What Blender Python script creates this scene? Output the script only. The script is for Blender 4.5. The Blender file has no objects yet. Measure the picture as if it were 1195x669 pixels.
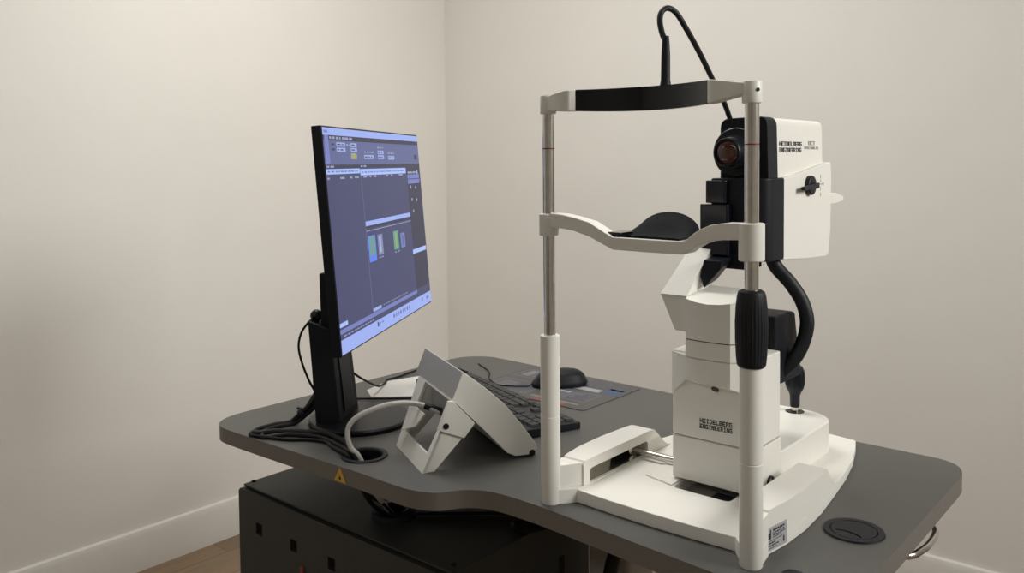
import bpy, bmesh, math, random
from mathutils import Vector, Matrix
random.seed(7)
S = bpy.context.scene
COL = S.collection

# ------------------------------------------------------------------ camera
cam_d = bpy.data.cameras.new('camera'); cam = bpy.data.objects.new('camera', cam_d); COL.objects.link(cam)
CR = ((0.7593416, 0.0195120, -0.6503996), (0.6506336, -0.0361903, 0.7585290), (-0.0087378, -0.9991544, -0.0401760))
m = Matrix.Identity(4)
for i in range(3):
    m[i][0] = CR[i][0]; m[i][1] = -CR[i][1]; m[i][2] = -CR[i][2]
m.translation = (0.73672, -0.93797, 1.23068)
cam.matrix_world = m
cam_d.sensor_fit = 'HORIZONTAL'; cam_d.sensor_width = 36.0
cam_d.lens = 1000.0 / 1195.0 * 36.0
cam_d.shift_y = -(334.5 - 229.0) / 1195.0
cam_d.shift_x = 0.0
cam_d.clip_start = 0.05
S.camera = cam

# ------------------------------------------------------------------ world, lights, exposure
w = bpy.data.worlds.new('world'); S.world = w; w.use_nodes = True
w.node_tree.nodes['Background'].inputs[0].default_value = (0.9, 0.86, 0.8, 1)
w.node_tree.nodes['Background'].inputs[1].default_value = 0.15
S.view_settings.view_transform = 'Standard'; S.view_settings.look = 'None'
S.view_settings.gamma = 1.0; S.view_settings.use_curve_mapping = False
S.view_settings.exposure = 0.16

def area(name, loc, size, energy, color, target=None):
    d = bpy.data.lights.new(name, 'AREA'); d.shape = 'RECTANGLE'; d.size, d.size_y = size
    d.energy = energy; d.color = color
    o = bpy.data.objects.new(name, d); COL.objects.link(o); o.location = loc
    if target is not None:
        o.rotation_euler = (Vector(target) - Vector(loc)).to_track_quat('-Z', 'Y').to_euler()
    return o
LAMPS = [((-0.60, 0.42, 2.53), (1.2, 0.6), 21.0, 180), ((1.95, 0.62, 1.95), (0.9, 0.7), 12.0, 112), ((0.3, -2.6, 2.53), (1.2, 0.6), 13.0, 180)]  # low right lamp and rear ceiling lamp are added to fill side and front faces
for lc, sz, en, sp in LAMPS:
    area('unseen_lamp_light', lc, sz, en, (1.0, 0.995, 0.955), (lc[0], lc[1], 0) if lc[2] > 2.4 else (0.0, 0.25, 1.0)).data.spread = math.radians(sp)

# ------------------------------------------------------------------ materials
def new_mat(name):
    mt = bpy.data.materials.new(name); mt.use_nodes = True
    return mt, mt.node_tree.nodes, mt.node_tree.links, mt.node_tree.nodes['Principled BSDF']
def mat(name, col, rough=0.5, metal=0.0, var=0.04, scale=40.0, bump=0.0, bscale=300.0, spec=0.5, coat=0.0):
    mt, N, L, P = new_mat(name)
    P.inputs['Roughness'].default_value = rough; P.inputs['Metallic'].default_value = metal
    P.inputs['Specular IOR Level'].default_value = spec
    P.inputs['Coat Weight'].default_value = coat
    tc = N.new('ShaderNodeTexCoord'); nz = N.new('ShaderNodeTexNoise'); nz.inputs['Scale'].default_value = scale
    nz.inputs['Detail'].default_value = 3
    L.new(tc.outputs['Object'], nz.inputs['Vector'])
    rp = N.new('ShaderNodeValToRGB')
    rp.color_ramp.elements[0].position = 0.3; rp.color_ramp.elements[1].position = 0.7
    rp.color_ramp.elements[0].color = tuple(c * (1 - var) for c in col) + (1,)
    rp.color_ramp.elements[1].color = tuple(min(1, c * (1 + var)) for c in col) + (1,)
    L.new(nz.outputs['Fac'], rp.inputs['Fac']); L.new(rp.outputs['Color'], P.inputs['Base Color'])
    if bump:
        n2 = N.new('ShaderNodeTexNoise'); n2.inputs['Scale'].default_value = bscale
        bp = N.new('ShaderNodeBump'); bp.inputs['Strength'].default_value = bump; bp.inputs['Distance'].default_value = 0.002
        L.new(tc.outputs['Object'], n2.inputs['Vector']); L.new(n2.outputs['Fac'], bp.inputs['Height'])
        L.new(bp.outputs['Normal'], P.inputs['Normal'])
    return mt
def emis(name, col, s=1.0):
    mt, N, L, P = new_mat(name)
    P.inputs['Base Color'].default_value = (0.01, 0.01, 0.012, 1); P.inputs['Roughness'].default_value = 0.35; P.inputs['Specular IOR Level'].default_value = 0.2
    P.inputs['Emission Color'].default_value = tuple(col) + (1,); P.inputs['Emission Strength'].default_value = s
    return mt
def srgb(r, g, b):
    f = lambda c: (c / 255 / 12.92) if c <= 10 else ((c / 255 + 0.055) / 1.055) ** 2.4
    return (f(r), f(g), f(b))

M_WALL = mat('wall_paint', (0.83, 0.80, 0.755), 0.85, var=0.012, scale=3, bump=0.12, bscale=220, spec=0.2)
M_DIMWALL = mat('dimmed_wall_paint', (0.50, 0.49, 0.47), 0.85, var=0.02, scale=3)  # wall colour darkened to imitate the unlit room behind the camera
M_CEIL = mat('ceiling_paint', (0.85, 0.84, 0.81), 0.9, var=0.01, scale=2)
M_SKIRT = mat('skirting_paint', (0.74, 0.71, 0.66), 0.5, var=0.01)
M_WHITE = mat('white_plastic', (0.80, 0.782, 0.725), 0.42, var=0.012, scale=20)
M_WHITE2 = mat('white_metal_paint', (0.76, 0.745, 0.69), 0.35, var=0.012, scale=20)
M_GREYP = mat('grey_panel_paint', (0.34, 0.333, 0.312), 0.45, var=0.02, scale=20)
M_BLACK = mat('black_plastic', (0.0065, 0.0080, 0.0125), 0.38, var=0.1, scale=60, spec=0.3)
M_BLACKM = mat('black_matte_plastic', (0.0075, 0.0088, 0.0130), 0.5, var=0.1, scale=60, spec=0.25)
M_PAD = mat('black_soft_pad', (0.006, 0.0068, 0.009), 0.75, var=0.1, scale=60, spec=0.12)
M_NAVY = mat('dark_navy_gloss', (0.007, 0.0085, 0.018), 0.15, var=0.1)
M_GLOSS = mat('black_gloss', (0.004, 0.0045, 0.007), 0.04, var=0.05)
M_RUBBER = mat('black_rubber', (0.0088, 0.0100, 0.0130), 0.5, var=0.12, scale=80, spec=0.3)
M_CABLE = mat('black_cable_sheath', (0.008, 0.008, 0.009), 0.5, var=0.1, spec=0.2)
M_WCABLE = mat('white_cable_sheath', (0.55, 0.54, 0.51), 0.4, var=0.04)
M_STEEL = mat('brushed_steel', (0.70, 0.67, 0.62), 0.19, metal=1.0, var=0.06, scale=90)
M_DESK = mat('grey_laminate', (0.079, 0.0775, 0.0725), 0.46, var=0.06, scale=500, bump=0.15, bscale=900)
M_EDGE = mat('grey_edge_band', (0.165, 0.150, 0.134), 0.5, var=0.06, scale=300)
M_CAB = mat('dark_powder_coat', (0.028, 0.030, 0.027), 0.55, var=0.08, scale=500, bump=0.2, bscale=1200)
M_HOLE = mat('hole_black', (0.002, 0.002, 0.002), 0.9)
M_INK = mat('printed_ink', (0.022, 0.022, 0.024), 0.7)
M_INKG = mat('grey_printed_ink', (0.36, 0.35, 0.33), 0.7)
M_RED = mat('red_mark', (0.20, 0.022, 0.018), 0.4)
M_YEL = mat('warning_yellow', (0.65, 0.36, 0.03), 0.5)
M_LABEL = mat('silver_label', (0.42, 0.42, 0.44), 0.35)
M_PAPER = mat('paper', (0.66, 0.64, 0.62), 0.8)
M_KEY = mat('key_plastic', (0.020, 0.020, 0.022), 0.5, var=0.1)
M_LEG = mat('leg_paint', (0.40, 0.375, 0.34), 0.5)
M_SEAM = mat('seam_shadow_gap', (0.06, 0.057, 0.05), 0.8)

def lens_mat():
    mt, N, L, P = new_mat('lens_glass')
    lw = N.new('ShaderNodeLayerWeight'); rp = N.new('ShaderNodeValToRGB')
    rp.color_ramp.elements[0].color = (0.10, 0.018, 0.012, 1); rp.color_ramp.elements[1].color = (0.02, 0.006, 0.02, 1)
    L.new(lw.outputs['Facing'], rp.inputs['Fac']); L.new(rp.outputs['Color'], P.inputs['Base Color'])
    P.inputs['Roughness'].default_value = 0.08; P.inputs['Coat Weight'].default_value = 1.0
    return mt
M_LENS = lens_mat()
def wood_mat():
    mt, N, L, P = new_mat('oak_floor')
    tc = N.new('ShaderNodeTexCoord'); br = N.new('ShaderNodeTexBrick')
    mp = N.new('ShaderNodeMapping'); L.new(tc.outputs['Object'], mp.inputs['Vector'])
    mp.inputs['Rotation'].default_value = (0, 0, math.radians(90))
    br.inputs['Scale'].default_value = 1.0; br.inputs['Brick Width'].default_value = 1.2; br.inputs['Row Height'].default_value = 0.14
    br.inputs['Mortar Size'].default_value = 0.0015
    br.inputs['Color1'].default_value = (0.185, 0.112, 0.052, 1); br.inputs['Color2'].default_value = (0.23, 0.142, 0.068, 1)
    br.inputs['Mortar'].default_value = (0.10, 0.055, 0.025, 1)
    L.new(mp.outputs['Vector'], br.inputs['Vector'])
    nz = N.new('ShaderNodeTexNoise'); m2 = N.new('ShaderNodeMapping'); m2.inputs['Scale'].default_value = (30, 2, 2)
    L.new(tc.outputs['Object'], m2.inputs['Vector']); L.new(m2.outputs['Vector'], nz.inputs['Vector']); nz.inputs['Scale'].default_value = 3
    nz.inputs['Detail'].default_value = 6
    mx = N.new('ShaderNodeMixRGB'); mx.blend_type = 'OVERLAY'; mx.inputs['Fac'].default_value = 0.45
    L.new(br.outputs['Color'], mx.inputs['Color1']); L.new(nz.outputs['Color'], mx.inputs['Color2'])
    hs = N.new('ShaderNodeHueSaturation'); hs.inputs['Saturation'].default_value = 0.85
    L.new(mx.outputs['Color'], hs.inputs['Color']); L.new(hs.outputs['Color'], P.inputs['Base Color'])
    P.inputs['Roughness'].default_value = 0.4
    return mt
M_FLOOR = wood_mat()

# ------------------------------------------------------------------ mesh helpers
V = Vector
def quad(bm, ps, mi=0):
    f = bm.faces.new([bm.verts.new(p) for p in ps]); f.material_index = mi; return f
def prism(bm, pts, d0, d1, axis='z', mi=0):
    def w3(a, b, c):
        return (a, b, c) if axis == 'z' else ((a, c, b) if axis == 'y' else (c, a, b))
    A = [bm.verts.new(w3(a, b, d0)) for a, b in pts]; B = [bm.verts.new(w3(a, b, d1)) for a, b in pts]
    n = len(pts); fs = [bm.faces.new(A), bm.faces.new(B)]
    for i in range(n):
        fs.append(bm.faces.new((A[i], A[(i + 1) % n], B[(i + 1) % n], B[i])))
    for f in fs: f.material_index = mi
    return A + B
def box(bm, x0, x1, y0, y1, z0, z1, mi=0):
    return prism(bm, [(x0, y0), (x1, y0), (x1, y1), (x0, y1)], z0, z1, 'z', mi)
def loft(bm, secs, mi=0, cap=True):
    R = [[bm.verts.new(p) for p in s] for s in secs]; n = len(secs[0])
    for a, b in zip(R, R[1:]):
        for i in range(n):
            f = bm.faces.new((a[i], a[(i + 1) % n], b[(i + 1) % n], b[i])); f.material_index = mi
    if cap:
        for s in (R[0], R[-1]):
            f = bm.faces.new(s); f.material_index = mi
    return R
def basis(d):
    d = V(d).normalized(); a = V((0, 0, 1)) if abs(d.z) < 0.9 else V((1, 0, 0))
    u = d.cross(a).normalized(); return u, d.cross(u).normalized(), d
def lathe(bm, prof, origin, direction=(0, 0, 1), seg=32, mi=0):
    u, v, d = basis(direction); o = V(origin); secs = []
    for r, h in prof:
        r = max(r, 1e-5)
        secs.append([o + d * h + u * (r * math.cos(t)) + v * (r * math.sin(t)) for t in [2 * math.pi * i / seg for i in range(seg)]])
    loft(bm, secs, mi)
def cyl(bm, p0, p1, r, seg=24, mi=0):
    p0, p1 = V(p0), V(p1); lathe(bm, [(r, 0), (r, (p1 - p0).length)], p0, p1 - p0, seg, mi)
def spline(pts, k=6):
    pts = [V(p) for p in pts]; out = []
    P = [pts[0] * 2 - pts[1]] + pts + [pts[-1] * 2 - pts[-2]]
    for i in range(1, len(P) - 2):
        a, b, c, d = P[i - 1:i + 3]
        for j in range(k):
            t = j / k
            out.append(0.5 * ((2 * b) + (c - a) * t + (2 * a - 5 * b + 4 * c - d) * t * t + (3 * b - a - 3 * c + d) * t ** 3))
    out.append(pts[-1]); return out
def tube(bm, pts, r, seg=10, k=6, mi=0, smooth=True):
    ps = spline(pts, k) if smooth else [V(p) for p in pts]
    n = len(ps); tang = [(ps[min(i + 1, n - 1)] - ps[max(i - 1, 0)]).normalized() for i in range(n)]
    u, v, _ = basis(tang[0]); secs = []
    for i in range(n):
        u = (u - tang[i] * u.dot(tang[i])).normalized(); v = tang[i].cross(u)
        rr = r(i / (n - 1)) if callable(r) else r
        secs.append([ps[i] + u * (rr * math.cos(t)) + v * (rr * math.sin(t)) for t in [2 * math.pi * j / seg for j in range(seg)]])
    loft(bm, secs, mi)
def pocket(bm, outer, slot, z0, ztop, depth):
    """solid between z0 and ztop(x,y) with a blind slot cut into the z0 side; depth(x,y) is the level of the slot floor"""
    def ring(pts, f):
        vs = [bm.verts.new((x, y, f(x, y))) for x, y in pts]
        return vs, [bm.edges.new((vs[i], vs[(i + 1) % len(vs)])) for i in range(len(vs))]
    a, ea = ring(outer, lambda x, y: z0); b, eb = ring(outer, ztop); c, ec = ring(slot, lambda x, y: z0); d, ed = ring(slot, depth)
    for p, q in ((a, b), (c, d)):
        for i in range(len(p)):
            bm.faces.new((p[i], p[(i + 1) % len(p)], q[(i + 1) % len(p)], q[i]))
    for E in (ea + ec, eb, ed): bmesh.ops.triangle_fill(bm, edges=E, use_beauty=True)
def plate(bm, outer, holes, z0, ztop, mi=0):
    """flat plate with holes; ztop(x,y) gives the top height"""
    def ring(pts):
        T = [bm.verts.new((x, y, ztop(x, y))) for x, y in pts]; B = [bm.verts.new((x, y, z0)) for x, y in pts]
        n = len(pts); et = []; eb = []
        for i in range(n):
            f = bm.faces.new((T[i], T[(i + 1) % n], B[(i + 1) % n], B[i])); f.material_index = mi
            et.append(bm.edges.get((T[i], T[(i + 1) % n]))); eb.append(bm.edges.get((B[i], B[(i + 1) % n])))
        return et, eb
    ET, EB = [], []
    for pts in [outer] + holes:
        a, b = ring(pts); ET += a; EB += b
    for E in (ET, EB):
        r = bmesh.ops.triangle_fill(bm, edges=E, use_beauty=True)
        for g in r['geom']:
            if isinstance(g, bmesh.types.BMFace): g.material_index = mi
def circle(cx, cy, r, n=32):
    return [(cx + r * math.cos(2 * math.pi * i / n), cy + r * math.sin(2 * math.pi * i / n)) for i in range(n)]
def rounded(pts, r, n=5):
    """round the corners of a 2d polygon; r number or list"""
    out = []; N = len(pts)
    for i in range(N):
        p = V(pts[i]); a = V(pts[i - 1]); b = V(pts[(i + 1) % N]); ri = r[i] if isinstance(r, (list, tuple)) else r
        if ri <= 0: out.append(tuple(p)); continue
        da = (a - p); db = (b - p); l = min(ri, da.length * 0.49, db.length * 0.49)
        s = p + da.normalized() * l; e = p + db.normalized() * l
        for j in range(n + 1):
            t = j / n; q = s * (1 - t) ** 2 + p * 2 * t * (1 - t) + e * t * t
            out.append((q.x, q.y))
    return out

def obj(name, bm, mats, parent=None, bevel=0.0, seg=2, sharp=35, xf=None):
    if bevel:
        bmesh.ops.recalc_face_normals(bm, faces=bm.faces[:])
        ed = [e for e in bm.edges if len(e.link_faces) == 2 and e.calc_face_angle(0) > math.radians(28)]
        bmesh.ops.bevel(bm, geom=ed, offset=bevel, segments=seg, profile=0.5, affect='EDGES', clamp_overlap=True)
    if xf is not None: bm.transform(xf)
    bm.normal_update()
    bmesh.ops.recalc_face_normals(bm, faces=bm.faces[:])
    off = parent.matrix_world.translation.copy() if parent else V((0, 0, 0))
    root = parent
    while root and root.parent: root = root.parent
    if root: off = ORIG.get(root.name, V((0, 0, 0)))
    base = off
    if parent is None:   # put the origin at the base of the thing
        xs = [v.co for v in bm.verts]
        base = V(((min(c.x for c in xs) + max(c.x for c in xs)) / 2, (min(c.y for c in xs) + max(c.y for c in xs)) / 2, min(c.z for c in xs)))
    for v in bm.verts: v.co -= base
    me = bpy.data.meshes.new(name); bm.to_mesh(me); bm.free()
    for mt in (mats if isinstance(mats, (list, tuple)) else [mats]): me.materials.append(mt)
    for p in me.polygons: p.use_smooth = True
    me.set_sharp_from_angle(angle=math.radians(sharp))
    o = bpy.data.objects.new(name, me); COL.objects.link(o)
    if parent: o.parent = parent
    else:
        o.location = base; ORIG[o.name] = base
    if bevel:
        wn = o.modifiers.new('weighted_normal', 'WEIGHTED_NORMAL'); wn.keep_sharp = True
    return o
ORIG = {}
def thing(name, label, cat, loc=(0, 0, 0), group=None):
    o = bpy.data.objects.new(name, None); o.empty_display_size = 0.05; COL.objects.link(o); o.location = loc
    ORIG[o.name] = V(loc); o['label'] = label; o['category'] = cat
    if group: o['group'] = group
    return o
def tag(o, label, cat, group=None):
    o['label'] = label; o['category'] = cat
    if group: o['group'] = group
    return o
def struct(name, bm, mats, bevel=0.0):
    o = obj(name, bm, mats, None, bevel); o['kind'] = 'structure'; return o
B = bmesh.new

# block lettering: 5x5 grid glyphs
GL = {'H': '#...##...#######...##...#', 'E': '######....####.#....#####', 'I': '..#....#....#....#....#..', 'D': '####.#...##...##...#####.',
      'L': '#....#....#....#....#####', 'B': '####.#...#####.#...#####.', 'R': '####.#...#####.#..#.#...#', 'G': '#####....#.####...######'.replace('....#.####', '#....#..##'),
      'N': '##..###..##.#.##..###..##', 'O': '######...##...##...######', 'C': '######....#....#....#####', 'T': '#####..#....#....#....#..',
      'S': '######....#####....######', 'P': '######...#######....#....', 'A': '######...#######...##...#'}
GL['G'] = '######....#..###...######'
GL['I'] = '.###...#....#....#...###.'
def letters(bm, text, o, r, u, cw, ch, gap, thick=0.0004, mi=0):
    o, r, u = V(o), V(r).normalized(), V(u).normalized(); n = r.cross(u)
    for k, c in enumerate(text):
        g = GL[c]; sx = cw / 5; sy = ch / 5
        for row in range(5):
            col = 0
            while col < 5:
                if g[row * 5 + col] != '#': col += 1; continue
                e = col
                while e < 5 and g[row * 5 + e] == '#': e += 1
                x0 = k * (cw + gap) + col * sx; x1 = k * (cw + gap) + e * sx; y1 = -row * sy; y0 = -(row + 1) * sy + sy * 0.08
                ps = [(x0, y0), (x1, y0), (x1, y1), (x0, y1)]
                loft(bm, [[o + r * a + u * b - n * 0.0003 for a, b in ps], [o + r * a + u * b + n * thick for a, b in ps]], mi)
                col = e

# ------------------------------------------------------------------ room
XL, XR, YB, YF, ZC = -1.80, 2.6, 1.60, -4.2, 2.6
bm = B(); box(bm, XL - .1, XR + .1, YF - .1, YB + .1, -.1, 0); struct('floor', bm, M_FLOOR)
bm = B(); box(bm, XL - .1, XR + .1, YF - .1, YB + .1, ZC, ZC + .1); struct('ceiling', bm, M_CEIL)
bm = B(); box(bm, XL - .1, XL, YF - .1, YB + .1, 0, ZC); struct('wall_left', bm, M_WALL)
bm = B(); box(bm, XR, XR + .1, YF - .1, YB + .1, 0, ZC); struct('wall_right', bm, M_WALL)
bm = B(); box(bm, XL, XR, YB, YB + .1, 0, ZC); struct('wall_back', bm, M_WALL)
bm = B(); box(bm, XL, XR, YF - .1, YF, 0, ZC); struct('wall_front', bm, M_DIMWALL)
SK = [(0, 0), (.016, 0), (.016, .108), (.010, .122), (0, .125)]
bm = B(); prism(bm, [(XL + a, b) for a, b in SK], YF, YB, 'y'); struct('baseboard_left', bm, M_SKIRT)
bm = B(); prism(bm, [(YB - a, b) for a, b in SK], XL + .016, XR - .016, 'x'); struct('baseboard_back', bm, M_SKIRT)
bm = B(); prism(bm, [(XR - a, b) for a, b in SK], YF, YB, 'y'); struct('baseboard_right', bm, M_SKIRT)
for lc, sz, en, sp in LAMPS:
    low = lc[2] < 2.4
    t = thing('added_side_light' if low else 'unseen_ceiling_light', 'square white side light on a pole, added out of view to the right of the desk' if low else 'rectangular white lamp flush with the ceiling ' + ('near the left wall' if lc[1] > 0 else 'behind the viewer, added as fill'), 'lamp', (lc[0], lc[1], 0 if low else ZC))  # pole-mounted side light and rear ceiling fixture are made up for the lighting
    bm = B(); x, y = lc[0], lc[1]; a, b = sz[0] / 2 + .02, sz[1] / 2 + .02
    if low:
        q = (V((0.0, 0.25, 1.0)) - V(lc)).to_track_quat('-Z', 'Y').to_matrix().to_4x4(); q.translation = lc
        plate(bm, [(-a, -b), (a, -b), (a, b), (-a, b)], [[(-a + .02, -b + .02), (a - .02, -b + .02), (a - .02, b - .02), (-a + .02, b - .02)]], -.01, lambda p, r: .05)
        obj('frame', bm, M_WHITE2, t, xf=q)
        bm = B(); box(bm, -a + .015, a - .015, -b + .015, b - .015, .02, .04); obj('diffuser', bm, M_PAPER, t, xf=q)
        bm = B(); cyl(bm, (x + .10, y, 0.01), (x + .10, y, lc[2] + .1), .014); obj('pole', bm, M_WHITE2, t)
        bm = B(); cyl(bm, (x + .10, y, 0), (x + .10, y, .025), .15, 40); obj('base', bm, M_WHITE2, t)
        continue
    plate(bm, [(x - a, y - b), (x + a, y - b), (x + a, y + b), (x - a, y + b)], [[(x - a + .02, y - b + .02), (x + a - .02, y - b + .02), (x + a - .02, y + b - .02), (x - a + .02, y + b - .02)]], 2.54, lambda p, q: ZC)
    obj('frame', bm, M_WHITE2, t)
    bm = B(); box(bm, x - a + .02, x + a - .02, y - b + .02, y + b - .02, 2.58, 2.599); obj('diffuser', bm, M_PAPER, t)

# ------------------------------------------------------------------ desk
ZD = 0.75
DESK = thing('desk', 'grey laminate instrument desk with a wavy front edge', 'desk', (-0.1, 0.25, 0))
front = [(-0.7315, -0.030), (-0.7275, -0.062), (-0.7150, -0.088), (-0.694, -0.105), (-0.665, -0.1115), (-0.5658, -0.1095), (-0.448, -0.1045), (-0.2999, -0.0985), (-0.2515, -0.0985), (-0.2006, -0.0975),
         (-0.1733, -0.0918), (-0.1501, -0.0800), (-0.1394, -0.0665), (-0.128, -0.0490), (-0.1088, -0.0335), (-0.0875, -0.0255), (-0.0595, -0.0225), (-0.0165, -0.0222),
         (0.0134, -0.0235), (0.1048, -0.0307), (0.2749, -0.0443), (0.36, -0.052), (0.405, -0.045), (0.419, -0.015)]
back = [(0.419, 0.45), (0.4165, 0.485), (0.405, 0.512), (0.388, 0.526), (0.365, 0.532), (0.18, 0.534), (0.10, 0.540), (0.0, 0.565), (-0.1, 0.595), (-0.18, 0.6035), (-0.37, 0.607),
        (-0.55, 0.616), (-0.66, 0.618), (-0.695, 0.604), (-0.7205, 0.576), (-0.7305, 0.54)]
side = [(-0.7300, 0.45), (-0.7305, 0.3), (-0.7312, 0.1), (-0.7315, 0.02)]
def smooth_closed(pts, k=3):
    out = []; n = len(pts)
    for i in range(n):
        a, b, c, d = [V(pts[(i + j) % n]) for j in (-1, 0, 1, 2)]
        l = (c - b).length; ta = (c - a); td = (d - b)
        ta = ta.normalized() * min(l, (b - a).length); td = td.normalized() * min(l, (d - c).length)
        for j in range(k):
            t = j / k; h = (2 * t ** 3 - 3 * t * t + 1) * b + (t ** 3 - 2 * t * t + t) * ta + (-2 * t ** 3 + 3 * t * t) * c + (t ** 3 - t * t) * td
            out.append((h.x, h.y))
    return out
outline = smooth_closed(front + back + side)
GROM = [(-0.355, -0.043, .034), (0.361, 0.172, .0335)]
bm = B(); plate(bm, outline, [circle(gx, gy, gr) for gx, gy, gr in GROM], ZD - .027, lambda x, y: ZD)
bm.normal_update()
for f in bm.faces: f.material_index = 0 if abs(f.normal.z) > .7 else 1
obj('desktop', bm, [M_DESK, M_EDGE], DESK)
# open cable ring
g = GROM[0]; bm = B()
lathe(bm, [(g[2] - .001, -.03), (g[2] - .001, 0), (g[2] + .0045, 0), (g[2] + .004, .0022), (g[2] - .003, .0026), (g[2] - .005, .0), (g[2] - .005, -.03), (g[2] - .001, -.03)], (g[0], g[1], ZD), seg=40)
obj('cable_ring', bm, M_BLACKM, DESK)
# closed grommet with lid
g = GROM[1]; bm = B()
lathe(bm, [(g[2] - .001, -.02), (g[2] - .001, 0), (g[2] + .0045, 0), (g[2] + .0035, .0024), (g[2] - .004, .0024), (g[2] - .005, .0008), (g[2] - .005, -.02), (g[2] - .001, -.02)], (g[0], g[1], ZD), seg=40)
grm = obj('cable_grommet', bm, M_BLACKM, DESK)
bm = B(); R0 = g[2] - .0056
lid = circle(g[0], g[1], R0, 40)
# slot along a shallow arc across the lid
def arc_pts(off, w):
    out = []
    for i in range(9):
        t = -1 + i / 4; out.append((t * .62 * R0, off - .18 * R0 * (1 - t * t) * -1 + w))
    return out
ca, sa = math.cos(math.radians(-8)), math.sin(math.radians(-8))
slot = arc_pts(-.55 * R0, .0016) + arc_pts(-.55 * R0, -.0016)[::-1]
slot = [(g[0] + x * ca - y * sa, g[1] + x * sa + y * ca) for x, y in slot]
plate(bm, lid, [slot], ZD - .004, lambda x, y: ZD + .0021)
obj('lid', bm, M_BLACKM, grm)
bm = B(); lathe(bm, [(R0, 0), (R0, .004)], (g[0], g[1], ZD - .012), seg=32); obj('grommet_floor', bm, M_HOLE, grm)
bm = B(); lathe(bm, [(.013, 0), (.0126, .0016), (.0105, .0022), (.0095, .0016), (1e-5, .0016)], (0.3485, 0.0085, ZD), seg=28)
obj('screw_cap', bm, M_BLACKM, DESK)
# warning sticker on the front edge
def edge_y(x):
    for a, b in zip(front, front[1:]):
        if a[0] <= x <= b[0]: return a[1] + (b[1] - a[1]) * (x - a[0]) / (b[0] - a[0])
wx = -0.3455; wy = edge_y(wx) - .0002
bm = B(); prism(bm, [(wx - .0145, ZD - .0245), (wx + .0145, ZD - .0245), (wx, ZD - .0015)], wy - .0004, wy + .0006, 'y')
stk = obj('warning_sticker', bm, M_YEL, DESK)
bm = B(); prism(bm, circle(wx, ZD - .0185, .0026, 10), wy - .0007, wy, 'y')
for k in range(3):
    an = math.radians(90 + 120 * k)
    prism(bm, [(wx + .0052 * math.cos(an) - .0006, ZD - .0185 + .0052 * math.sin(an)), (wx + .0006, ZD - .0185), (wx + .0052 * math.cos(an) + .0006, ZD - .0185 + .0052 * math.sin(an))], wy - .0007, wy, 'y')
obj('warning_symbol', bm, M_INK, stk)
# lifting column and foot
bm = B(); prism(bm, rounded([(-.115, .245), (-.028, .245), (-.028, .325), (-.115, .325)], .012), .03, .70, 'z')
obj('lifting_column', bm, M_LEG, DESK)
bm = B(); prism(bm, rounded([(-.106, .254), (-.037, .254), (-.037, .316), (-.106, .316)], .010), .69, ZD - .027, 'z')
obj('inner_column', bm, M_LEG, DESK)
bm = B(); box(bm, -.11, -.033, .02, .56, 0, .03); obj('foot', bm, M_LEG, DESK, .004)
bm = B(); box(bm, -.3, .2, .24, .33, ZD - .045, ZD - .027); box(bm, -.30, -.25, .0, .5, ZD - .045, ZD - .027); box(bm, .15, .20, .05, .45, ZD - .045, ZD - .027)
obj('support_frame', bm, M_CAB, DESK)
# chrome bow handle under the right edge
bm = B(); tube(bm, [(.37, .372, .718), (.396, .370, .706), (.413, .350, .704), (.4175, .307, .704), (.415, .275, .704), (.405, .246, .704), (.37, .232, .708)], .0048, seg=12)
cyl(bm, (.372, .372, .712), (.372, .372, ZD - .027), .007); cyl(bm, (.372, .232, .705), (.372, .232, ZD - .027), .007)
obj('bow_handle', bm, M_STEEL, DESK)

# ------------------------------------------------------------------ computer cabinet under the desk
ZT = 0.62; CX0, CX1, CY0, CY1 = -.716, -.146, -.055, .30
CAB = thing('computer_cabinet', 'dark powder-coated metal computer cabinet standing under the left of the desk', 'cabinet', (-.43, .12, 0))
bm = B(); box(bm, CX0 + .004, CX1 - .004, CY0 + .012, CY1, .03, ZT - .004); obj('body', bm, M_CAB, CAB)
bm = B(); box(bm, CX0 + .008, CX1, CY0 + .006, CY1, ZT - .004, ZT); 
top = obj('top_panel', bm, M_CAB, CAB, .0015)
for sx, sy in ((-.703, -.03), (-.165, -.03), (-.165, .27), (-.703, .27)):
    bm = B(); lathe(bm, [(.0045, 0), (.0045, .0012), (.003, .002), (1e-5, .002)], (sx, sy, ZT), seg=14); obj('screw', bm, M_HOLE, top)
bm = B(); fr = [(CX0, .03), (CX1, .03), (CX1, ZT - .007), (CX0 + .006, ZT - .007), (CX0, ZT - .013)]
HOL = []
for hz in (.549, .449, .349):
    for k in range(5): HOL.append((-.649 + k * .1085, hz))
# front panel with square openings: built in the xz plane
bmh = B(); plate(bmh, fr, [[(hx - .010, hz - .011), (hx + .010, hz - .011), (hx + .010, hz + .011), (hx - .010, hz + .011)] for hx, hz in HOL], 0, lambda x, y: .012)
bmh.transform(Matrix(((1, 0, 0, 0), (0, 0, 1, CY0), (0, 1, 0, 0), (0, 0, 0, 1))))
bm.free(); fp = obj('front_panel', bmh, M_CAB, CAB)
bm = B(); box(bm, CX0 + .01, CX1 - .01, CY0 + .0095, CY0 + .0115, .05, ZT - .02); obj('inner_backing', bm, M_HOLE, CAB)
bm = B(); box(bm, -.520, -.509, CY0 - .003, CY0 + .001, .503, .520); obj('rocker_switch', bm, M_RED, CAB, .002)
for k in range(4):
    bm = B(); lathe(bm, [(.018, 0), (.015, .03)], ((CX0 + .06, CX1 - .06)[k % 2], (CY0 + .05, CY1 - .05)[k // 2], 0), seg=16); obj('foot', bm, M_RUBBER, CAB)
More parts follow.
